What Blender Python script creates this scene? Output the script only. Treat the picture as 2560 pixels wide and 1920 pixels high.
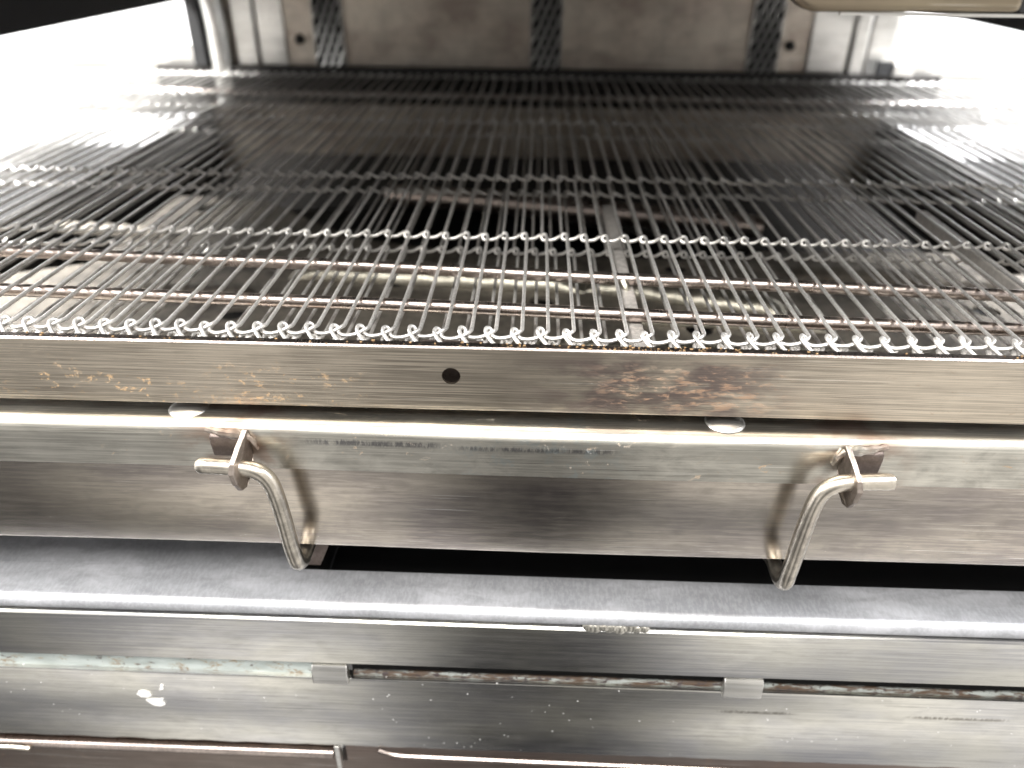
import bpy, bmesh, math, random
from mathutils import Vector, Matrix, noise as mnoise
random.seed(7)
R = math.radians
S = 0.001                      # every coordinate below is written in millimetres
scn = bpy.context.scene
for o in list(bpy.data.objects): bpy.data.objects.remove(o)

# ------------------------------------------------------------------ camera
cam_d = bpy.data.cameras.new('camera'); cam = bpy.data.objects.new('camera', cam_d)
scn.collection.objects.link(cam); scn.camera = cam
pitch, yaw, roll = R(30.661), R(1.656), R(0.586)
fwd = Vector((-math.sin(yaw)*math.cos(pitch), math.cos(yaw)*math.cos(pitch), -math.sin(pitch)))
rt = Vector((math.cos(yaw), math.sin(yaw), 0)); up = rt.cross(fwd)
r2 = math.cos(roll)*rt + math.sin(roll)*up; u2 = -math.sin(roll)*rt + math.cos(roll)*up
m = Matrix((r2, u2, -fwd)).transposed().to_4x4(); m.translation = Vector((258.8, -338.0, 170.4))*S
cam.matrix_world = m
cam_d.sensor_width = 36; cam_d.lens = 27.04; cam_d.clip_start = 0.01; cam_d.clip_end = 60
cam_d.dof.use_dof = True; cam_d.dof.focus_distance = 0.385; cam_d.dof.aperture_fstop = 5.0

# ------------------------------------------------------------------ world (soft kitchen light all round)
W = bpy.data.worlds.new('World'); scn.world = W; W.use_nodes = True
nt = W.node_tree; bgn = nt.nodes['Background']
tc = nt.nodes.new('ShaderNodeTexCoord'); nz = nt.nodes.new('ShaderNodeTexNoise'); nz.inputs['Scale'].default_value = 2.6; nz.inputs['Detail'].default_value = 1.5
cr = nt.nodes.new('ShaderNodeValToRGB'); cr.color_ramp.elements[0].position = .40; cr.color_ramp.elements[0].color = (.30,.30,.32,1)
cr.color_ramp.elements[1].position = .60; cr.color_ramp.elements[1].color = (1.4,1.34,1.25,1)
nt.links.new(tc.outputs['Generated'], nz.inputs['Vector']); nt.links.new(nz.outputs['Fac'], cr.inputs['Fac']); 
def wm(op, a, b=0.0, c=None):
    n = nt.nodes.new('ShaderNodeMath'); n.operation = op
    for i, v in enumerate((a, b, c)):
        if v is None: continue
        if isinstance(v, (int, float)): n.inputs[i].default_value = v
        else: nt.links.new(v, n.inputs[i])
    return n.outputs[0]
def wr(v, a, b, lo, hi):
    n = nt.nodes.new('ShaderNodeMapRange'); n.interpolation_type = 'SMOOTHSTEP'; nt.links.new(v, n.inputs[0])
    for i, x in enumerate((a, b, lo, hi)): n.inputs[i+1].default_value = x
    return n.outputs[0]
sx = nt.nodes.new('ShaderNodeSeparateXYZ'); nt.links.new(tc.outputs['Generated'], sx.inputs[0])
az = wm('MULTIPLY', wm('ARCTAN2', sx.outputs[0], wm('MULTIPLY', sx.outputs[1], -1.0)), 57.3)   # 0 = towards the photographer
low_ = wr(sx.outputs[2], -.05, .25, 1, 0)
body = wm('MULTIPLY', wm('MULTIPLY', wr(az, -15, -7, 0, 1), wr(az, 9, 19, 1, 0)), wr(sx.outputs[2], .1, .4, .93, 0))
leftd = wm('MULTIPLY', wm('MULTIPLY', wr(az, -44, -30, 1, 0), low_), .82)
shade = wm('MULTIPLY', wm('SUBTRACT', 1.0, body), wm('SUBTRACT', 1.0, leftd))
vm = nt.nodes.new('ShaderNodeVectorMath'); vm.operation = 'SCALE'; nt.links.new(cr.outputs['Color'], vm.inputs[0]); nt.links.new(shade, vm.inputs['Scale'])
nt.links.new(vm.outputs[0], bgn.inputs['Color'])
bgn.inputs['Strength'].default_value = 0.95

def area(name, loc, tgt, sx, sy, e, col=(1,1,1)):
    d = bpy.data.lights.new(name, 'AREA'); d.shape = 'RECTANGLE'; d.size = sx*S; d.size_y = sy*S; d.energy = e; d.color = col
    o = bpy.data.objects.new(name, d); scn.collection.objects.link(o); o.location = Vector(loc)*S
    o.rotation_euler = (Vector(tgt)-Vector(loc)).to_track_quat('-Z', 'Y').to_euler(); return o
area('ceiling_lamp', (150,-800,1300), (250,-20,-60), 1500, 700, 50, (1,.97,.92))
area('ceiling_lamp', (-900,-500,900), (100,-20,-80), 350, 700, 8, (1,.98,.95))
area('entry_lamp', (-560,380,640), (-330,380,0), 1000, 420, 62, (1,.99,.96))
area('wall_fill', (-700,700,1000), (-800,1400,-100), 1000, 400, 20)  # added pair of fill lights that brightens the white walls
area('wall_fill', (1250,700,1000), (1350,1400,-100), 1000, 400, 20)
area('exit_lamp', (1090,400,640), (860,400,0), 1000, 420, 62, (.97,.98,1))

scn.view_settings.view_transform = 'Standard'; scn.view_settings.look = 'None'
scn.view_settings.exposure = 0.12; scn.view_settings.gamma = 1
scn.render.engine = 'CYCLES'; scn.cycles.max_bounces = 10; scn.cycles.glossy_bounces = 6

# ------------------------------------------------------------------ materials
class NT:
    def __init__(s, name):
        s.m = bpy.data.materials.new(name); s.m.use_nodes = True; s.t = s.m.node_tree
        s.b = s.t.nodes['Principled BSDF']; s.pos = s.n('ShaderNodeNewGeometry').outputs['Position']
    def n(s, k): return s.t.nodes.new(k)
    def l(s, a, b):
        if isinstance(a, (int, float)): b.default_value = a
        elif isinstance(a, tuple): b.default_value = (*a, 1) if len(a) == 3 and b.type == 'RGBA' else a
        else: s.t.links.new(a, b)
    def math(s, op, a, b=0.0, c=None):
        n = s.n('ShaderNodeMath'); n.operation = op; s.l(a, n.inputs[0]); s.l(b, n.inputs[1])
        if c is not None: s.l(c, n.inputs[2])
        return n.outputs[0]
    def sep(s):
        n = s.n('ShaderNodeSeparateXYZ'); s.l(s.pos, n.inputs[0]); return [s.math('MULTIPLY', o, 1000) for o in n.outputs]
    def noise(s, sc, scale=1000, detail=4, rough=.55, off=0, dist=0):
        """noise over position in mm, stretched by sc"""
        v = s.n('ShaderNodeVectorMath'); v.operation = 'MULTIPLY_ADD'; s.l(s.pos, v.inputs[0]); v.inputs[1].default_value = [c*1000 for c in sc]; v.inputs[2].default_value = (off, off*1.7, off*.6)
        n = s.n('ShaderNodeTexNoise'); n.inputs['Scale'].default_value = 1; n.inputs['Detail'].default_value = detail; n.inputs['Roughness'].default_value = rough; n.inputs['Distortion'].default_value = dist
        s.l(v.outputs[0], n.inputs['Vector']); return n.outputs['Fac']
    def ramp(s, v, a, b, lo=0., hi=1.):
        n = s.n('ShaderNodeMapRange'); n.interpolation_type = 'SMOOTHSTEP'; s.l(v, n.inputs[0]); n.inputs[1].default_value = a; n.inputs[2].default_value = b; n.inputs[3].default_value = lo; n.inputs[4].default_value = hi; return n.outputs[0]
    def box(s, v, a, b, soft):
        return s.math('MULTIPLY', s.ramp(v, a-soft, a+soft), s.ramp(v, b-soft, b+soft, 1, 0))
    def mix(s, f, a, b, mode='MIX'):
        n = s.n('ShaderNodeMix'); n.data_type = 'RGBA'; n.blend_type = mode; s.l(f, n.inputs[0]); s.l(a, n.inputs[6]); s.l(b, n.inputs[7]); return n.outputs[2]
    def mul(s, *a):
        r = a[0]
        for x in a[1:]: r = s.math('MULTIPLY', r, x)
        return r
    def bump(s, h, strength, dist=.0003):
        n = s.n('ShaderNodeBump'); n.inputs['Strength'].default_value = strength; n.inputs['Distance'].default_value = dist; s.l(h, n.inputs['Height']); s.l(n.outputs[0], s.b.inputs['Normal'])

def steel(name, col, rough=.3, brush=(.012,.9,.9), bstr=.35, cloud=.25, dark=None, stain=0, stain_col=(.30,.17,.08), spots=0, extra=None, rvar=.12, off=0, metallic=1.0, aniso=0, streak=.3):
    g = NT(name); B = g.b
    big = g.noise((.012,.02,.02), detail=3, off=off)
    med = g.noise((.05,.11,.11), detail=5, rough=.65, off=off+3, dist=.6)
    st = g.noise(brush, detail=3, rough=.7, off=off+9)
    st2 = g.noise((brush[0]*3, brush[1]*.25, brush[2]*.25), detail=4, rough=.6, off=off+19)
    dk = dark or tuple(c*.62 for c in col)
    c = g.mix(g.ramp(big, .35, .65), dk, col)
    c = g.mix(g.math('MULTIPLY', g.ramp(med, .35, .7), cloud), c, tuple(c_*.55 for c_ in col))
    c = g.mix(g.math('MULTIPLY', g.ramp(st, .42, .62), streak), c, tuple(min(1, c_*1.45) for c_ in col))
    c = g.mix(g.math('MULTIPLY', g.ramp(st2, .55, .75), .25), c, tuple(c_*.5 for c_ in col))
    if brush[0] < .1:          # sparse long scratches, some bright, some dark
        sc = g.noise((.006, 2.1, 2.1), detail=2, rough=.5, off=off+61); br = g.ramp(g.noise((.02,.3,.3), detail=2, off=off+66), .5, .62)
        c = g.mix(g.mul(g.ramp(sc, .64, .70), br, .7), c, (.92,.90,.86)); c = g.mix(g.mul(g.ramp(sc, .30, .36, 1, 0), br, .6), c, (.12,.11,.10))
    met = metallic; rg = g.math('MULTIPLY_ADD', med, rvar, rough - rvar*.5); rg = g.math('MULTIPLY_ADD', st2, rvar*.8, rg)
    if stain:
        a = g.ramp(g.noise((.10,.16,.16), detail=7, rough=.75, off=off+31, dist=1.4), .60, .66)
        b = g.ramp(g.noise((.015,.04,.04), detail=2, off=off+37), .42, .6)
        k = g.mul(a, b, stain); c = g.mix(k, c, stain_col); met = g.math('SUBTRACT', met, g.math('MULTIPLY', k, .75)); rg = g.math('MULTIPLY_ADD', k, .25, rg)
    if spots:
        v = g.n('ShaderNodeTexVoronoi'); v.inputs['Scale'].default_value = 150; g.l(g.pos, v.inputs['Vector'])
        sp = g.math('MULTIPLY', g.ramp(v.outputs['Distance'], .05, .09, 1, 0), g.ramp(g.noise((.02,.02,.03), detail=2, off=off+5), .46, .56))
        c = g.mix(g.math('MULTIPLY', sp, spots), c, (.85,.85,.85)); met = g.math('SUBTRACT', met, g.math('MULTIPLY', sp, .8*spots)) if not isinstance(met, float) or spots else met
    if extra:
        c, met, rg = extra(g, c, met, rg)
    g.l(c, B.inputs['Base Color']); g.l(met, B.inputs['Metallic']); g.l(rg, B.inputs['Roughness'])
    if aniso:
        B.inputs['Anisotropic'].default_value = aniso
        tn = g.n('ShaderNodeCombineXYZ'); tn.inputs[0].default_value = 1; g.l(tn.outputs[0], B.inputs['Tangent'])
    h = g.math('MULTIPLY_ADD', med, .6, st)
    g.bump(h, bstr, .00012)
    return g.m

def rail_extra(g, c, met, rg):
    X, Y, Z = g.sep()
    # tan freckles low on the left, copper and purple heat stain in the middle
    n1 = g.noise((.16,.2,.22), detail=7, rough=.8, off=50, dist=.2)
    fr = g.mul(g.ramp(n1, .555, .60), g.box(X, -5, 175, 25), g.ramp(g.noise((.03,.03,.07), detail=2, off=71), .40, .5), g.ramp(Z, -6, -22))
    k2 = g.mul(g.ramp(g.noise((.09,.2,.3), detail=7, rough=.8, off=82, dist=.15), .50, .60), g.box(X, 292, 378, 18), g.box(Z, -33, -8, 7))
    pur = g.mul(g.ramp(g.noise((.03,.05,.09), detail=4, off=90), .38, .55), g.box(X, 262, 372, 28), g.box(Z, -36, -3, 5))
    c = g.mix(g.mul(pur, .8), c, (.19,.15,.145))
    c = g.mix(g.mul(fr, .75), c, (.56,.36,.18)); c = g.mix(g.mul(k2, .6), c, g.mix(g.noise((.2,.2,.2), off=3), (.30,.15,.09), (.55,.34,.18)))
    met = g.math('SUBTRACT', met, g.mul(g.math('ADD', fr, k2), .6))
    rg = g.math('ADD', rg, g.mul(pur, .06))
    return c, met, rg
def tick(g, X, Z, x0, x1, z, h, off):
    t = g.noise((.55,.9,.12), detail=5, rough=.8, off=off)
    zz = g.math('SUBTRACT', Z, g.math('MULTIPLY', t, h*1.6))
    return g.mul(g.box(X, x0, x1, 8), g.box(zz, z-h, z, .9), g.ramp(t, .34, .54), g.ramp(g.noise((.08,.1,.02), detail=2, off=off+1), .28, .42))
def lip_extra(g, c, met, rg):
    X, Y, Z = g.sep()
    k = g.math('MAXIMUM', tick(g, X, Z, 150, 215, -49.5, 3.0, 4), tick(g, X, Z, 225, 300, -50.5, 2.4, 8))
    c = g.mix(g.mul(k, .8), c, (.12,.12,.13))
    w = g.math('ADD', g.box(X, 88, 138, 14), g.box(X, 396, 440, 14))
    hb = g.mul(w, g.ramp(g.noise((.05,.05,.08), detail=4, off=15), .38, .6))
    c = g.mix(g.mul(hb, .6), c, (.30,.19,.14))
    bl = g.mul(g.box(X, 225, 300, 20), g.ramp(g.noise((.09,.09,.12), detail=5, rough=.7, off=25), .5, .62))
    c = g.mix(g.mul(bl, .4), c, (.42,.50,.52))
    return c, met, rg
def face2_extra(g, c, met, rg):
    X, Y, Z = g.sep()
    k = g.math('MAXIMUM', tick(g, X, Z, 376, 417, -229.5, 2.3, 4), tick(g, X, Z, 488, 542, -229, 2.3, 14))
    c = g.mix(g.mul(k, .75), c, (.13,.12,.10))
    return c, met, rg
M = {}
M['rail'] = steel('brushed_warm_steel', (.50,.445,.37), .27, brush=(.012,1.3,1.3), bstr=.7, streak=.8, stain=.25, extra=rail_extra, spots=0)
M['lip'] = steel('mottled_steel', (.62,.60,.54), .29, bstr=.4, cloud=.85, streak=.3, stain=.8, stain_col=(.42,.30,.19), extra=lip_extra, off=12)
M['pan'] = steel('smooth_heat_tinted_steel', (.53,.485,.42), .19, brush=(.03,.5,.5), bstr=.14, cloud=.35, dark=(.34,.305,.29), off=22, rvar=.10, spots=0)
M['deck'] = steel('blue_grey_steel', (.53,.54,.575), .38, metallic=.6, streak=.16, brush=(.55,.2,.55), bstr=.35, cloud=.7, dark=(.34,.35,.375), off=32)
M['face'] = steel('plain_steel', (.66,.65,.60), .17, bstr=.14, dark=(.52,.52,.53), off=42, spots=0)
M['face2'] = steel('speckled_steel', (.66,.65,.60), .18, bstr=.14, dark=(.52,.52,.53), off=47, spots=.8, extra=face2_extra)
M['wire'] = steel('belt_wire_steel', (.74,.72,.69), .32, metallic=.68, brush=(.6,.6,.6), bstr=.25, cloud=.5, off=52)
M['rod'] = steel('bronzed_rod_steel', (.58,.50,.46), .24, brush=(.5,.5,.5), bstr=.4, cloud=.6, stain=.5, off=62)
M['handle'] = steel('handle_rod_steel', (.66,.61,.53), .27, brush=(.2,.2,.2), bstr=.2, cloud=.35, off=72)
M['tab'] = steel('tab_steel', (.36,.31,.275), .34, brush=(.4,.4,.4), bstr=.8, cloud=.6, off=77)
M['chamber'] = steel('heat_darkened_steel', (.56,.51,.44), .38, brush=(.02,.02,.02), bstr=.1, dark=(.38,.32,.275), cloud=.3, off=82)
M['jamb'] = steel('pale_steel', (.72,.71,.68), .30, bstr=.1, off=84)
M['jet'] = steel('jet_plate_steel', (.25,.225,.19), .5, metallic=.55, brush=(.1,.1,.1), bstr=.25, dark=(.09,.08,.07), cloud=.7, stain=.3, off=92)
M['ridge'] = steel('polished_ridge_steel', (.62,.59,.50), .32, brush=(.3,.05,.05), bstr=.2, off=95)
M['copper'] = steel('coppery_steel', (.26,.22,.195), .33, bstr=.3, dark=(.2,.15,.13), stain=.4, off=97)
def flat(name, col, rough=.6, metallic=0.):
    g = NT(name); n = g.noise((.03,.03,.03), detail=4); c = g.mix(n, tuple(x*.8 for x in col), col)
    g.l(c, g.b.inputs['Base Color']); g.b.inputs['Roughness'].default_value = rough; g.b.inputs['Metallic'].default_value = metallic; return g.m
M['black'] = flat('matte_black', (.012,.012,.013), .6)  # plain near-black for cavities, backings and housings
M['shadebrown'] = flat('shade_brown_plate', (.02,.017,.015), .8)  # near-black; shade of the rear chamber is put into this colour
M['bar'] = steel('worn_bar_steel', (.62,.59,.56), .45, brush=(.3,.3,.3), bstr=.3, metallic=.45, off=121)
M['burnt'] = steel('burnt_weld_steel', (.20,.165,.15), .5, brush=(.4,.4,.4), bstr=.8, cloud=.6, off=111)
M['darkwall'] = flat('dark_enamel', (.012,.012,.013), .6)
M['lipbronze'] = steel('bronze_lip_steel', (.27,.23,.165), .3, bstr=.3, dark=(.2,.16,.12), cloud=.4, off=101)
M['white'] = flat('white_wall', (.85,.85,.86), .5)
M['flake'] = flat('white_flake', (.85,.84,.82), .7)
M['crumb'] = flat('burnt_crumb', (.34,.22,.11), .8)
M['floor'] = flat('floor_tile', (.35,.33,.31), .5)
def gasket():
    g = NT('rust_spotted_pale_paint'); X, Y, Z = g.sep()
    a = g.ramp(g.noise((.07,.14,.14), detail=7, rough=.8, off=2, dist=.1), .53, .60); b = g.ramp(g.noise((.22,.22,.3), detail=4, off=12), .62, .68)
    lo = g.ramp(Z, -213, -206, 1, 0)
    right = g.ramp(X, 130, 175)
    c = g.mix(g.ramp(g.noise((.05,.1,.2), detail=4, off=5), .3, .7), (.30,.34,.33), (.44,.49,.48))
    c = g.mix(g.mul(a, .75), c, (.24,.16,.07)); c = g.mix(g.mul(b, .85), c, (.07,.05,.04)); c = g.mix(g.mul(lo, a, .7), c, (.10,.05,.02))
    g.l(c, g.b.inputs['Base Color']); g.b.inputs['Roughness'].default_value = .4; return g.m
M['gasket'] = gasket()
def rusty():
    g = NT('rusty_seam'); a = g.noise((.06,.3,.3), detail=6, rough=.7, off=2, dist=.5)
    c = g.mix(g.ramp(a, .40, .54), (.23,.25,.24), (.055,.032,.018)); c = g.mix(g.ramp(g.noise((.3,.4,.5), detail=5, off=22), .54, .62), c, (.03,.02,.02))
    g.l(c, g.b.inputs['Base Color']); g.b.inputs['Roughness'].default_value = .6; g.bump(a, .5, .0006); return g.m
M['rust'] = rusty()

# ------------------------------------------------------------------ builders
def link(o): scn.collection.objects.link(o); return o
def thing(name, label, cat, loc=(0,0,0), group=None):
    o = link(bpy.data.objects.new(name, None)); o.empty_display_size = .02; o.location = Vector(loc)*S
    o['label'] = label; o['category'] = cat
    if group: o['group'] = group
    return o
def tag(o, label=None, cat=None, group=None, kind=None):
    for k, v in (('label', label), ('category', cat), ('group', group), ('kind', kind)):
        if v: o[k] = v
    return o
def wloc(p):
    v = Vector((0,0,0))
    while p: v += p.location; p = p.parent
    return v
def obj(name, bm, mat, parent=None, smooth=True, bevel=0, angle=35):
    off = wloc(parent)
    for v in bm.verts: v.co = v.co*S - off
    bmesh.ops.recalc_face_normals(bm, faces=bm.faces)
    me = bpy.data.meshes.new(name); bm.to_mesh(me); bm.free()
    for p in me.polygons: p.use_smooth = smooth
    if smooth: me.set_sharp_from_angle(angle=R(angle))
    me.materials.append(mat)
    o = link(bpy.data.objects.new(name, me))
    if parent: o.parent = parent
    if bevel:
        b = o.modifiers.new('bevel', 'BEVEL'); b.width = bevel*S; b.segments = 3; b.limit_method = 'ANGLE'; b.angle_limit = R(40)
    return o
def box(bm, x0, x1, y0, y1, z0, z1):
    vs = [bm.verts.new((x, y, z)) for x in (x0, x1) for y in (y0, y1) for z in (z0, z1)]
    for f in ((0,1,3,2), (4,6,7,5), (0,4,5,1), (2,3,7,6), (0,2,6,4), (1,5,7,3)): bm.faces.new([vs[i] for i in f])
def prism_x(bm, prof, x0, x1, nseg=1, cap=True, fn=None):
    """closed profile of (y,z) swept along x"""
    rings = []
    for i in range(nseg+1):
        x = x0 + (x1-x0)*i/nseg
        rings.append([bm.verts.new((x, y, z) if not fn else fn(x, y, z)) for y, z in prof])
    n = len(prof)
    for a, b in zip(rings, rings[1:]):
        for i in range(n): bm.faces.new((a[i], a[(i+1) % n], b[(i+1) % n], b[i]))
    if cap: bm.faces.new(rings[0][::-1]); bm.faces.new(rings[-1])
def arc(cy, cz, r, a0, a1, n=8):
    return [(cy+r*math.cos(R(a0+(a1-a0)*i/n)), cz+r*math.sin(R(a0+(a1-a0)*i/n))) for i in range(n+1)]
def sheet_prof(line, t):
    """an open (y,z) line thickened by t to its right side"""
    pts = [Vector(p) for p in line]; off = []
    for i, p in enumerate(pts):
        d = (pts[min(i+1, len(pts)-1)] - pts[max(i-1, 0)]).normalized(); off.append(p + Vector((d.y, -d.x))*t)
    return [tuple(p) for p in pts] + [tuple(p) for p in reversed(off)]
def tube(bm, pts, r, seg=8, smooth_path=True, sub=4, caps=True, rfn=None):
    P = [Vector(p) for p in pts]
    if smooth_path:
        Q = []
        for i in range(len(P)-1):
            p0, p1, p2, p3 = P[max(i-1, 0)], P[i], P[i+1], P[min(i+2, len(P)-1)]
            k = sub if (p2-p1).length < 30 else 1
            for j in range(k):
                t = j/k
                if k == 1: Q.append(p1); continue
                # centripetal-like tangents clipped so that long straight runs do not overshoot
                L = (p2-p1).length; m1 = (p2-p0); m2 = (p3-p1)
                m1 = m1.normalized()*L if m1.length else m1; m2 = m2.normalized()*L if m2.length else m2
                h = ((2*t**3-3*t**2+1), (t**3-2*t**2+t), (-2*t**3+3*t**2), (t**3-t**2))
                Q.append(p1*h[0] + m1*h[1] + p2*h[2] + m2*h[3])
        Q.append(P[-1]); P = Q
    T = [(P[min(i+1, len(P)-1)] - P[max(i-1, 0)]).normalized() for i in range(len(P))]
    n = T[0].orthogonal().normalized(); rings = []
    for i, (p, t) in enumerate(zip(P, T)):
        if i: n = (T[i-1].rotation_difference(t)) @ n
        n = (n - t*n.dot(t)).normalized(); b = t.cross(n); rr = rfn(i/(len(P)-1)) if rfn else r
        rings.append([bm.verts.new(p + (n*math.cos(2*math.pi*k/seg) + b*math.sin(2*math.pi*k/seg))*rr) for k in range(seg)])
    for a, b in zip(rings, rings[1:]):
        for k in range(seg): bm.faces.new((a[k], a[(k+1) % seg], b[(k+1) % seg], b[k]))
    if caps: bm.faces.new(rings[0][::-1]); bm.faces.new(rings[-1])
def fill_holes(bm, outer, holes, plane, t):
    """flat sheet with real round holes, extruded by vector t. plane: 2D -> 3D"""
    def loop(pts):
        v = [bm.verts.new(plane(*p)) for p in pts]
        return [bm.edges.new((v[i], v[(i+1) % len(v)])) for i in range(len(v))]
    es = loop(outer)
    for hx, hy, r in holes: es += loop([(hx + r*math.cos(2*math.pi*i/32), hy + r*math.sin(2*math.pi*i/32)) for i in range(32)])
    f = bmesh.ops.triangle_fill(bm, use_beauty=True, use_dissolve=False, edges=es)
    faces = [g for g in f['geom'] if isinstance(g, bmesh.types.BMFace)]
    r = bmesh.ops.extrude_face_region(bm, geom=faces)
    bmesh.ops.translate(bm, verts=[g for g in r['geom'] if isinstance(g, bmesh.types.BMVert)], vec=t)
def dome(bm, c, r, h, n=24, k=6, axis='z'):
    rings = []
    for i in range(k+1):
        a = math.pi/2*i/k; rr = r*math.cos(a); z = h*math.sin(a)
        if i == k: rings.append([bm.verts.new(c + Vector((0,0,h)) if axis == 'z' else c + Vector((0,-h,0)))]); break
        rings.append([bm.verts.new(c + (Vector((rr*math.cos(2*math.pi*j/n), rr*math.sin(2*math.pi*j/n), z)) if axis == 'z' else Vector((rr*math.cos(2*math.pi*j/n), -z, rr*math.sin(2*math.pi*j/n))))) for j in range(n)])
    for a, b in zip(rings, rings[1:]):
        for j in range(n):
            bm.faces.new((a[j], a[(j+1) % n], b[(j+1) % n], b[j]) if len(b) > 1 else (a[j], a[(j+1) % n], b[0]))
    bm.faces.new(rings[0][::-1])
def N(): return bmesh.new()

X0, X1 = -460, 980
U = 135.3; PW = 12.7
ROWS = [1, 2, 3.5, 4.5]; BACK = 5.5

# ------------------------------------------------------------------ surroundings
b = N(); box(b, -1210, -1200, -900, 1800, -900, 900); tag(obj('wall', b, M['white']), 'white wall seen through the left oven opening', 'wall', kind='structure')
b = N(); box(b, 1790, 1800, -900, 1800, -900, 900); tag(obj('wall', b, M['white']), 'white wall seen through the right oven opening', 'wall', kind='structure')
b = N(); box(b, -1199, 1789, 1400, 1410, -900, 900); tag(obj('wall', b, M['white']), 'white wall behind the oven', 'wall', kind='structure')

# ------------------------------------------------------------------ oven chamber
YB = 772; SXL, SXR = -196, 726
oven = thing('oven_chamber', 'heat darkened steel oven chamber open at both ends above the wire belt', 'oven', (265, YB, 0))
holes = []
b = N(); box(b, SXL-2, SXR+2, YB, YB+6, -150, 260); obj('back_wall', b, M['chamber'], oven)
# pale inner corner panels at the two ends of the back wall
for xs in ((-148, -118), (-116, -80)): b = N(); box(b, xs[0], xs[1], YB-9 if xs[0] < -117 else YB-4, YB-.5, -40, 260); obj('corner_panel', b, M['jamb'], oven, bevel=3)
for xs in ((612, 664), (666, 686), (688, 722)): b = N(); box(b, xs[0], xs[1], YB-(5 if xs[0] < 630 else 10 if xs[0] < 670 else 7), YB-.5, -40, 260); obj('corner_panel', b, M['jamb'], oven, bevel=3)
b = N(); tube(b, [(-166, YB-16, -40), (-166, YB-16, 60), (-170, YB-16, 110), (-176, YB-16, 260)], 14, 20, sub=3); obj('corner_pipe', b, M['jamb'], oven)
b = N(); box(b, -200, -183, YB-26, YB-.5, 8, 260); obj('jamb', b, M['black'], oven, bevel=1)
for bx in (-62, 588):
    b = N(); dome(b, Vector((bx, YB-.5, 40)), 6.5, 5, axis='y'); tube(b, [(bx, YB-4, 40), (bx, YB-16, 40)], 3, 10, smooth_path=False); obj('bolt', b, M['black'], oven)
for sx in (-42, 247, 534):        # expanded-metal strips running up the back wall
    b = N(); box(b, sx-1, sx+41, YB-1.6, YB-.8, 6, 258); st = obj('perforated_strip', b, M['black'], oven)
    b = N()
    for k in range(21):
        z = 10 + k*12
        for j in range(4):
            x = sx + 5.5 + j*10.5 + (0 if k % 2 else 5.2)
            if x + 3 > sx+40: continue
            tube(b, [(x-4.4, YB-4.4, z-5.2), (x+4.2, YB-4.4, z+5.6)], 1.9, 6, smooth_path=False)
    for x in (sx, sx+39): box(b, x, x+1.6, YB-5, YB-1.7, 6, 258)
    obj('mesh_lattice', b, M['jamb'], st)
for x0, x1, nm in ((SXL-4, SXL, 'l'), (SXR, SXR+4, 'r')):
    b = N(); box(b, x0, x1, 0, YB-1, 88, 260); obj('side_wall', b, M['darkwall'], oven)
    b = N(); box(b, x0, x1, 100, YB-1, -146, -52); obj('lower_side_wall', b, M['shadebrown'], oven)
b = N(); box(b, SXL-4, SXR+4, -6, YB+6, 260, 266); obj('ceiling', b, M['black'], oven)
b = N()
for k in range(5): box(b, -110+k*155, 20+k*155, 150, YB-40, 165, 259)
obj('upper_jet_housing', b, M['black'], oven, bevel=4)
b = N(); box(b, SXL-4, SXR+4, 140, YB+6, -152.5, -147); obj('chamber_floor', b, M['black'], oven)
b = N(); box(b, SXL-60, SXR+60, YB-22, YB-11, -38, 9); obj('rear_sill', b, M['shadebrown'], oven, bevel=2)
b = N(); box(b, 697, 716, YB-30, YB-22.5, 10, 26); obj('corner_notch', b, M['black'], oven)
b = N(); box(b, 716.5, 742, YB-34, YB-23, 9.5, 24); obj('corner_block', b, M['jamb'], oven, bevel=1)
for xa, xb in ((-470, SXL-5), (SXR+5, 990)):
    b = N(); box(b, xa, xb, YB+2, YB+8, -60, 34); obj('end_shelf', b, M['jamb'], oven, bevel=2)
    b = N(); box(b, xa, xb, -12, YB, -110, -104); obj('end_tray', b, M['darkwall'], oven, bevel=1)

# lower jet plate under the belt, real holes
jet = thing('jet_plate', 'grey air jet plate with round black holes under the wire belt', 'oven plate', (240, 250, -80))
H = [(-181,180),(36.7,171.2),(-74.1,413.1),(147.4,236.4),(265.3,203.9),(378.6,278.3),(379.1,163.1),(603.3,205.2),(491.7,343.5),(600.3,411.6),
     (-75,88),(150,95),(500,95),(-190,80),(690,90),(-30,300),(-90,540),(590,560)]
outer = [(SXL,-6),(SXR,-6),(SXR,230),(650,230),(650,330),(455,322),(440,305),(386,298),(175,312),(95,335),(51,372),(-20,440),(-70,452),(-118,452),(-118,262),(SXL,225)]
HR = [h for h in H if h[1] > 335 and h[0] > 0 or h[1] > 460]; H = [h for h in H if h not in HR]
b = N(); fill_holes(b, outer, [(x, y, 10) for x, y in H], lambda x, y: (x, y, -77), Vector((0,0,-3))); obj('plate', b, M['jet'], jet, smooth=False)
b = N(); fill_holes(b, [(-112,470),(160,540),(430,420),(645,338),(645,742),(-112,742)], [(x, y, 10) for x, y in HR if x > 460 or y > 520], lambda x, y: (x, y, -104), Vector((0,0,-3))); obj('rear_plate', b, M['shadebrown'], jet, smooth=False)  # darker than the front plate; rear shade sits in its colour
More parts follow.
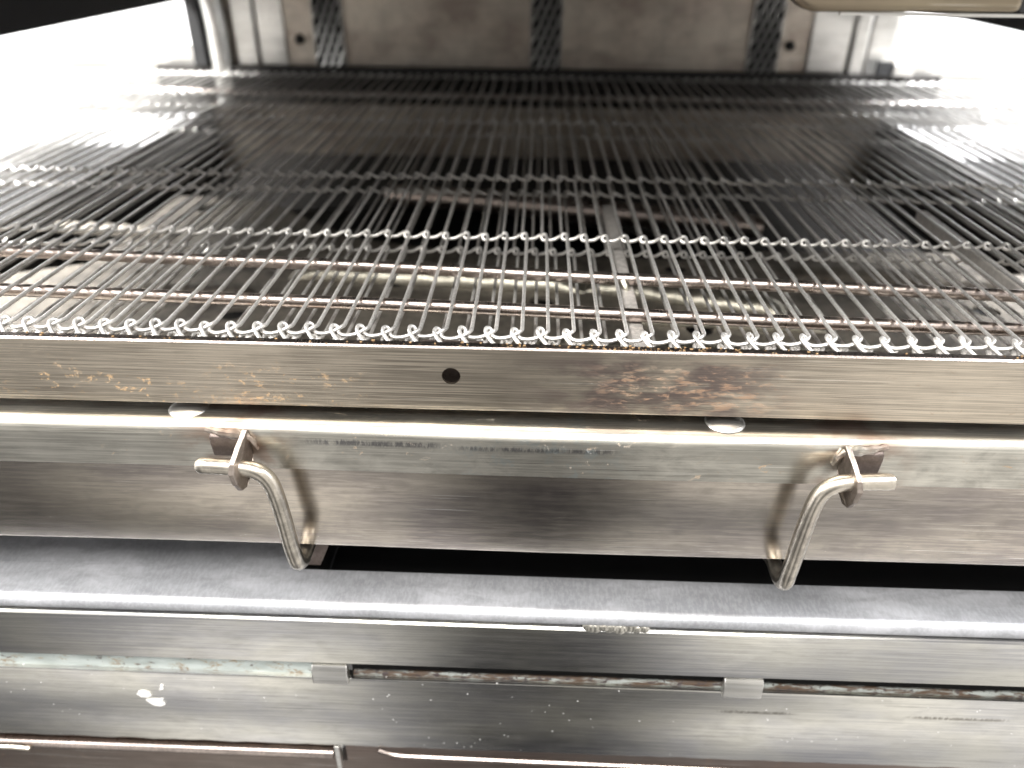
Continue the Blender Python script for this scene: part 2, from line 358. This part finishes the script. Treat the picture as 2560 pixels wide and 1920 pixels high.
def ridge(x0, y0, x1, y1, r, h, mat, z=-76.6, nm='ridge'):
    b = N(); d = Vector((x1-x0, y1-y0, 0)); L = d.length; d.normalize(); q = Vector((-d.y, d.x, 0)); rings = []
    ns = 24
    for i in range(ns+1):
        t = i/ns; w = min(1, t*12, (1-t)*12)**.5; c = Vector((x0, y0, z)) + d*L*t
        wob = 1 + .12*math.sin(i*1.9)
        rings.append([b.verts.new(c + q*(r*math.cos(a)) + Vector((0,0,h*w*wob*math.sin(a)))) for a in [math.pi*k/12 for k in range(13)]])
    for a, c in zip(rings, rings[1:]):
        for k in range(12): b.faces.new((a[k], a[k+1], c[k+1], c[k]))
        b.faces.new((a[0], c[0], c[12], a[12]))
    b.faces.new(rings[0]); b.faces.new(rings[-1][::-1])
    return obj(nm, b, mat, jet)
ridge(60, 252, 300, 236, 15, 12, M['ridge']); ridge(302, 236, 450, 194, 12, 10, M['ridge'])
ridge(330, 176, 470, 168, 8, 7, M['ridge']); ridge(-60, 210, 40, 206, 8, 6, M['jet'])
ridge(260, 130, 500, 116, 9, 7, M['ridge'])
ridge(-200, 345, -70, 330, 10, 8, M['jet']); ridge(470, 270, 700, 255, 12, 8, M['jet'])
ridge(-190, 60, 60, 60, 8, 6, M['jet'])
b = N(); tube(b, [(100, 480, -80), (191, 458, -77), (307, 429, -77), (431, 403, -77), (480, 395, -80)], 11, 16); obj('cross_tube', b, M['rod'], jet)

# ------------------------------------------------------------------ conveyor frame
frame = thing('conveyor', 'steel conveyor frame with a brushed front rail with one small round hole', 'conveyor', (250, -15, -35))
b = N()
fill_holes(b, [(X0,-.9),(X1,-.9),(X1,-35),(X0,-35)], [(220.1,-15.8,4.5)], lambda x, z: (x, -18, z), Vector((0,1.6,0)))
fr = obj('front_rail', b, M['rail'], frame, smooth=False)
b = N(); box(b, X0, X1, -16.2, 6, -35, -33.6); obj('bottom_flange', b, M['tab'], fr); b = N(); box(b, 205, 235, -8, -7, -33, -2); obj('hole_backing', b, M['burnt'], fr)  # small plate added behind the hole to keep its inside dark
b = N(); prism_x(b, [(-18.2,-.75), (-17.2,0), (-13.2,.1), (-12.6,-.6), (-12.8,-6), (-14.3,-6.2), (-14.5,-1.2)], X0, X1, 1); obj('rail_top_edge', b, M['rod'], fr)
b = N(); prism_x(b, sheet_prof([(BACK*U+14, 2), (BACK*U+14, -36)], 4), X0, X1); obj('rear_rail', b, M['jamb'], frame)
def rod(pl, r=3.6, z=-5.2):
    b = N(); pts = []
    (xa, ya), (xb, yb) = pl
    n = 60
    for i in range(n+1):
        t = i/n; x = X0+20 + (X1-X0-40)*t; y = ya + (yb-ya)*(x-xa)/(xb-xa); pts.append((x, y + .5*math.sin(x*.013), z + .25*math.sin(x*.021+ya)))
    tube(b, pts, r, 14, smooth_path=False); return obj('support_rod', b, M['rod'], frame)
rod(((-31, 47), (459, 27))); rod(((-66, 105), (478, 72)))
rod(((0, 640), (480, 632)))
for x in (313.5, 549):
    b = N(); box(b, x-3.6, x+3.6, -12, 236, -19, -9.4); o = obj('cross_bar', b, M['bar'], frame, bevel=1)
b = N(); tube(b, [(311, 80, -6), (313, 76, -10), (313.5, 75, -16)], 2.6, 8, rfn=lambda t: 3-1.6*t); obj('weld_drip', b, M['ridge'], frame)

b = N()
for i in range(150):
    x = random.gauss(300, 38) if i < 75 else random.uniform(-60, 560)
    q = Vector((x, random.uniform(-17.3, -13), .15 + random.uniform(0,.25))); w = random.uniform(.18, .6)
    r_ = bmesh.ops.create_icosphere(b, subdivisions=1, radius=w); bmesh.ops.scale(b, verts=r_['verts'], vec=(random.uniform(.7,1.9), 1, .6)); bmesh.ops.translate(b, verts=r_['verts'], vec=q)
o = obj('crumbs', b, M['crumb'], None); tag(o, 'tan burnt crumbs scattered along the top edge of the front rail', 'crumbs', kind='stuff')

# ------------------------------------------------------------------ the wire belt
def link_path(x, end=True):
    p = []
    # front hook, end of the wire first; it wraps the knuckle of the wire on its left
    xl = x - PW
    p += [(xl+1.8,-11,-4.2), (xl-1.2,-8.4,-2.4), (xl-3.7,-5.8,-.3), (xl-5.1,-3.1,1.3), (xl-4.4,-.5,1.9), (xl-2.7,-.1,.6), (xl-1.9,-1.9,-1.4), (xl+.4,-3.2,-2.1), (xl+3.8,-3.9,-1.8), (x-5.2,-3.8,-.8), (x-2.8,-2.6,0), (x-.9,-.8,.5), (x,2,.3)]
    s = 1
    for i, rw in enumerate(ROWS + [BACK]):
        yr = rw*U; xn = x + s*PW*.76
        p += [(x, yr-6, 0), (x, yr-1.8, .6), (x-s*1.2, yr+.7, 1.9), (x-s*3.2, yr+.5, .5), (x-s*2.4, yr-.9, -1.3), (x+s*1.6, yr-1.7, -1.1), (x+s*4.8, yr-1.9, -.5), (xn-s*2.6, yr-1.1, .5), (xn-s*.9, yr+.2, 1.3), (xn, yr+2.8, .4)]
        if rw == BACK: p[-1] = (xn, yr+3, -2)
        x = xn; s = -s
    return p
belt = thing('conveyor_belt', 'open steel wire conveyor belt with looped rows of joints running across it', 'conveyor belt', (250, 0, 0))
b = N(); tube(b, link_path(0), 1.04, 8, sub=4)
first = obj('belt_wire', b, M['wire'], belt); wire_me = first.data
wire_me_loc = Vector((0,0,0)) - belt.location
ks = list(range(-45, 78)); ks.sort(key=lambda k: abs(k-20)); main = ks[:100]; rest = ks[100:]
for i, k in enumerate(main):
    o = first if i == 0 else first.copy()
    if i: link(o); o.parent = belt
    o.location = Vector((k*PW + random.uniform(-.45,.45), random.uniform(-.7,.6), random.uniform(-.4,.2)))*S
    o.rotation_euler = (random.uniform(-.0006,.0006), 0, random.uniform(-.0022,.0022))
def many(name, ks, dx, dy, dz, seg=6):
    b = N()
    for k in ks:
        j = random.uniform(-.4,.4)
        tube(b, [(p[0]+k*PW+dx+j, p[1]+dy, p[2]+dz) for p in link_path(0)], 1.02, seg, sub=3)
    o = obj(name, b, M['wire'], belt); return tag(o, kind='stuff')
tag(many('outer_belt_wires', rest, 0, 0, 0), 'belt wires beyond the two ends of the oven')
tag(many('return_run', range(-45, 78), PW*.5, 26, -20), 'returning lower run of the same belt, seen through the upper wires')
b = N(); tube(b, [(30,146,-17), (36,150,-13), (42,143,-14), (39,138,-18), (46,134,-17), (50,139,-15)], .9, 7); obj('bent_wire_end', b, M['wire'], belt)

# ------------------------------------------------------------------ crumb pan with its bail handle
pan = thing('crumb_pan', 'steel crumb pan front with a rounded lip and wire bail handle below the belt', 'crumb pan', (250, -30, -119))
def warp(x, y, z): return (x, y + .35*math.sin(x*.017), z + .3*math.sin(x*.011+1))
t = 1.4
line = [(40,-40.2), (-10,-40.2), (-23,-40)] + arc(-23.2, -46.8, 6.8, 90, 180, 10) + [(-30,-57), (-30.2,-65.4), (-28.9,-65.9), (-28.4,-64)]
b = N(); prism_x(b, sheet_prof(line, -t) , X0, X1, 60, fn=warp); lip = obj('top_lip', b, M['lip'], pan)
b = N(); prism_x(b, sheet_prof([(-26.6,-60), (-26.8,-118.3), (-26.2,-119.4), (-24.5,-119.6), (-18,-119.4)], -1.4), X0, X1, 60, fn=warp); obj('front_panel', b, M['pan'], pan)
b = N(); box(b, X0+40, X1-40, -10, 120, -116, -113); obj('pan_floor', b, M['jamb'], pan)
for dx in (86.0, 355.5):
    b = N(); dome(b, Vector((dx, -15, -40.1)), 10, 2.2); obj('dimple', b, M['jamb'], lip)
# two bent tabs welded to the lip; each is a plate across x
def tab(x, s):
    b = N()
    prof = [(-29.6,-42), (-31.5,-40.8), (-40,-45.5), (-47.6,-50.5), (-50.0,-55), (-50.0,-61), (-47,-66.5), (-42.5,-67.6), (-36,-62), (-31,-58), (-30,-56)]
    ra = [b.verts.new((x-1.25*s + s*.16*(y+42) + (1.3*s if z < -60 else 0), y, z)) for y, z in prof]; rb = [b.verts.new((x+1.25*s + s*.16*(y+42)+ (1.3*s if z < -60 else 0), y, z)) for y, z in prof]
    n = len(prof); b.faces.new(ra[::-1]); b.faces.new(rb)
    for i in range(n): b.faces.new((ra[i], ra[(i+1) % n], rb[(i+1) % n], rb[i]))
    o = obj('handle_tab', b, M['tab'], pan, smooth=False, bevel=.5)
    b = N()                                   # flat welded foot beside the tab
    fx0, fx1 = sorted((x - s*1.2, x - s*16))
    prism_x(b, [(-30.3,-42.6), (-33.4,-44.6), (-33.6,-48.5), (-32.4,-56.5), (-30.3,-57.5)], fx0, fx1)
    obj('welded_foot', b, M['burnt'], pan, bevel=.8)
    b = N()
    tube(b, [(x - s*18, -29.5, -42.4), (x - s*10, -31.8, -42.8), (x-s*2, -32.2, -43.6), (x+s*3, -31.2, -46), (x+s*6, -30.6, -53)], 1.5, 8, rfn=lambda t: 2.5-1.5*abs(1.6*t-.7)+.35*math.sin(t*31)); obj('weld_seam', b, M['lip'], pan)
tab(118.0, 1); tab(412.6, -1)
r = 4.15
hp = [(97.5,-42,-55.4), (108,-42,-55.8), (119,-42,-56.3), (126.2,-42.1,-57.8), (130.8,-42.3,-61.8), (133.1,-42.3,-68), (134.8,-41.6,-84), (136.0,-40.9,-104), (136.8,-40.4,-113), (137.1,-39.2,-119.0), (137.2,-36.2,-123.0), (137.3,-32,-124.9), (137.3,-27,-125.1), (138.2,-15,-124.9), (146,-4,-124.8), (170,0,-125), (310,0,-126), (370,0,-127.5), (389,-5,-128.2), (394.4,-16,-128.6), (394.8,-27,-129.0), (394.9,-32,-128.6), (394.9,-36.2,-126.6), (394.8,-39.2,-122.6), (394.6,-40.4,-116), (395.0,-40.9,-108), (395.9,-41.6,-88), (397.3,-42.3,-68.5), (399.6,-42.3,-61), (404.6,-42.1,-56.6), (411.5,-42,-54.9), (421,-42,-54.2), (431.3,-42,-53.9)]
b = N(); tube(b, hp, r, 18, sub=5, rfn=lambda t: r*(1-.28*max(0, 1-t/.004)**1) if t < .004 else r*(1-.1*max(0,(t-.996)/.004)) if t > .996 else r)
obj('bail_handle', b, M['handle'], pan, angle=50)

# ------------------------------------------------------------------ lower oven
low = thing('lower_oven', 'blue grey deck and steel front of the lower oven with a rusty seam', 'oven', (250, -40, -330))
def warp2(x, y, z): return (x, y, z + .25*math.sin(x*.013))
prof = sheet_prof([(-12,-152), (-24,-152), (-33.5,-152.2)] + arc(-34.9, -157.6, 5.4, 90, 195, 10) + [(-38.5,-160.9), (-37,-161.6), (-34,-161.6)], -1.2)
b = N(); prism_x(b, prof, X0, X1, 40, fn=warp2); obj('deck_edge', b, M['deck'], low)
b = N(); box(b, X0, 128, -11.8, 300, -153.2, -152); obj('deck_top', b, M['deck'], low)
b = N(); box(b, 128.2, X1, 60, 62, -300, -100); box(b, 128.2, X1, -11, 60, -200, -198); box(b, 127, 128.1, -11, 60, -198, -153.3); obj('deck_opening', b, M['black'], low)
b = N()
v = [b.verts.new(p) for p in ((128,-8,-152), (146,6,-120.5), (152,6,-120.5), (138,-8,-152), (128,-6,-152), (146,8,-120.5), (152,8,-120.5), (138,-6,-152))]
for f in ((0,1,2,3), (7,6,5,4), (0,4,5,1), (1,5,6,2), (2,6,7,3), (3,7,4,0)): b.faces.new([v[i] for i in f])
obj('gusset', b, M['burnt'], low)
b = N(); prism_x(b, [(-38.8,-163.4), (-39.8,-164.4), (-40,-166), (-40,-198), (-39,-198.6), (-34,-198.6), (-34,-163.0), (-38,-163.0)], X0, X1, 40, fn=warp2); obj('upper_face', b, M['face'], low)
b = N()
for i in range(26):
    t = i/25; x = 294 + 31*t; dome(b, Vector((x, -37.6+random.uniform(-.4,.4), -162.6+random.uniform(-.9,.9))), random.uniform(2.6,4.2), random.uniform(2.2,3.0), n=14, k=4, axis='y')
obj('weld_bead', b, M['lip'], low)
b = N(); box(b, X0, 155, -36.8, -35, -214, -198.8); obj('painted_strip', b, M['gasket'], low)
b = N(); tube(b, [(x, -35.5+.15*math.sin(x*.13), -210.4+.15*math.sin(x*.07)) for x in range(158, X1, 4)], 1.9, 8, smooth_path=False); obj('rusty_bead', b, M['rust'], low)
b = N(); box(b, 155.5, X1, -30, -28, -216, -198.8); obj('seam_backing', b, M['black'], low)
for xa, xb in ((134.6, 155.6), (374.4, 397.0)):
    b = N(); prism_x(b, [(-37.2,-200.2), (-39.6,-200.8), (-41.6,-203.5), (-42.0,-213.8), (-40.5,-214.6), (-36.5,-214.6)], xa, xb); obj('tab', b, M['jamb'], low, bevel=.7)
b = N()
nx = 220; prof2 = lambda x: [(-37.5,-211.6), (-39.4,-211.8), (-40.1,-212.8), (-40.1,-274.6 + 1.0*mnoise.noise(Vector((x*.06,0,0)))+.5*mnoise.noise(Vector((x*.2,0,0)))), (-38,-275.6), (-33,-275.6), (-33,-211.6)]
rings = []
for i in range(nx+1):
    x = X0 + (X1-X0)*i/nx; rings.append([b.verts.new((x, y, z)) for y, z in prof2(x)])
for a, c in zip(rings, rings[1:]):
    for k in range(7): b.faces.new((a[k], a[(k+1) % 7], c[(k+1) % 7], c[k]))
b.faces.new(rings[0][::-1]); b.faces.new(rings[-1])
obj('lower_face', b, M['face2'], low)
# coppery ledge and bars below the lower face
b = N(); box(b, X0, 139, -34, -31, -300, -276); obj('copper_ledge', b, M['copper'], low)
b = N(); tube(b, [(x, -37, -287.5) for x in (X0, -100, 137, 138)], 3.4, 12, smooth_path=False); obj('lower_bar', b, M['rod'], low)
b = N(); tube(b, [(-130,-42,-306), (-100,-42,-292), (-91,-42,-287.2), (-70,-42,-286), (-58,-42,-287)], 1.6, 8); obj('edge_wire', b, M['handle'], low)
b = N(); box(b, 139.5, 142.5, -40, -32, -300, -277); obj('divider', b, M['jamb'], low, bevel=.4)
b = N(); box(b, 145, X1, -34, -31, -300, -277.5); obj('copper_ledge', b, M['copper'], low)
b = N(); tube(b, [(168,-41,-277.5), (178,-41,-281.5), (190,-41,-282.5), (260,-41,-283.5), (X1,-41,-289)], 1.8, 8); obj('lower_bar', b, M['rod'], low)
b = N(); box(b, X0, X1, -33, -24, -420, -301); obj('base_panel', b, M['copper'], low)

def flake(c, pts, label):
    b = N(); vs = [b.verts.new((c[0]+x*1.6, -40.3, c[1]+z*1.5)) for x, z in pts]; f = b.faces.new(vs)
    r_ = bmesh.ops.extrude_face_region(b, geom=[f]); vv = [g for g in r_['geom'] if isinstance(g, bmesh.types.BMVert)]
    bmesh.ops.translate(b, verts=vv, vec=Vector((0,-.9,0))); o = obj('flake', b, M['flake'], None, smooth=False)
    me = o.data; cc = Vector((c[0], -40.3, c[1]))*S
    me.transform(Matrix.Translation(-cc)); o.location = cc
    tag(o, label, 'flake', 'white flakes stuck to the lower steel face')
flake((29, -230.8), [(-2.6,.2),(-1.5,1.7),(.8,2.0),(2.4,1.0),(2.8,-.6),(.9,-1.7),(-1.2,-1.5)], 'round white flake, upper one of the touching pair on the lower face')
flake((34.5, -237.3), [(-3.2,1.0),(-.5,1.4),(1.8,1.2),(3.4,2.0),(3.0,.2),(3.6,-1.4),(1.6,-2.6),(-.6,-2.2),(-2.0,-1.0)], 'jagged white flake, lower and larger of the touching pair on the lower face')
flake((41, -223.8), [(-.8,-1.2),(.2,1.5),(1.1,1.2),(.9,-1.0)], 'tiny white chip just above and right of the two bigger flakes')

# ------------------------------------------------------------------ raised front door, only its lower lip is in view
door = oven
prof = [(353+r_[0], 0) for r_ in ()]
b = N()
out = [(352,175)] + [(366 - 14*math.cos(R(a)), 157.5 - 14*math.sin(R(a))) for a in range(0, 91, 10)] + [(442.5,144.2), (442.5,175)]
va = [b.verts.new((x, -6, z)) for x, z in out]; vb = [b.verts.new((x, 4, z)) for x, z in out]; n = len(out)
b.faces.new(va[::-1]); b.faces.new(vb)
for i in range(n): b.faces.new((va[i], va[(i+1) % n], vb[(i+1) % n], vb[i]))
obj('door_lip', b, M['lipbronze'], door, bevel=2.2)
b = N(); box(b, 380, 700, 10, 12, 141.2, 142.4); obj('door_edge', b, M['jamb'], door)
b = N(); box(b, SXL-4, SXR+4, -2, 3, 205, 420); obj('front_light_block', b, M['darkwall'], oven)  # added above the view to block light entering the chamber
b = N(); box(b, 444, 700, -2, 9, 144, 230); obj('door_frame', b, M['black'], door)
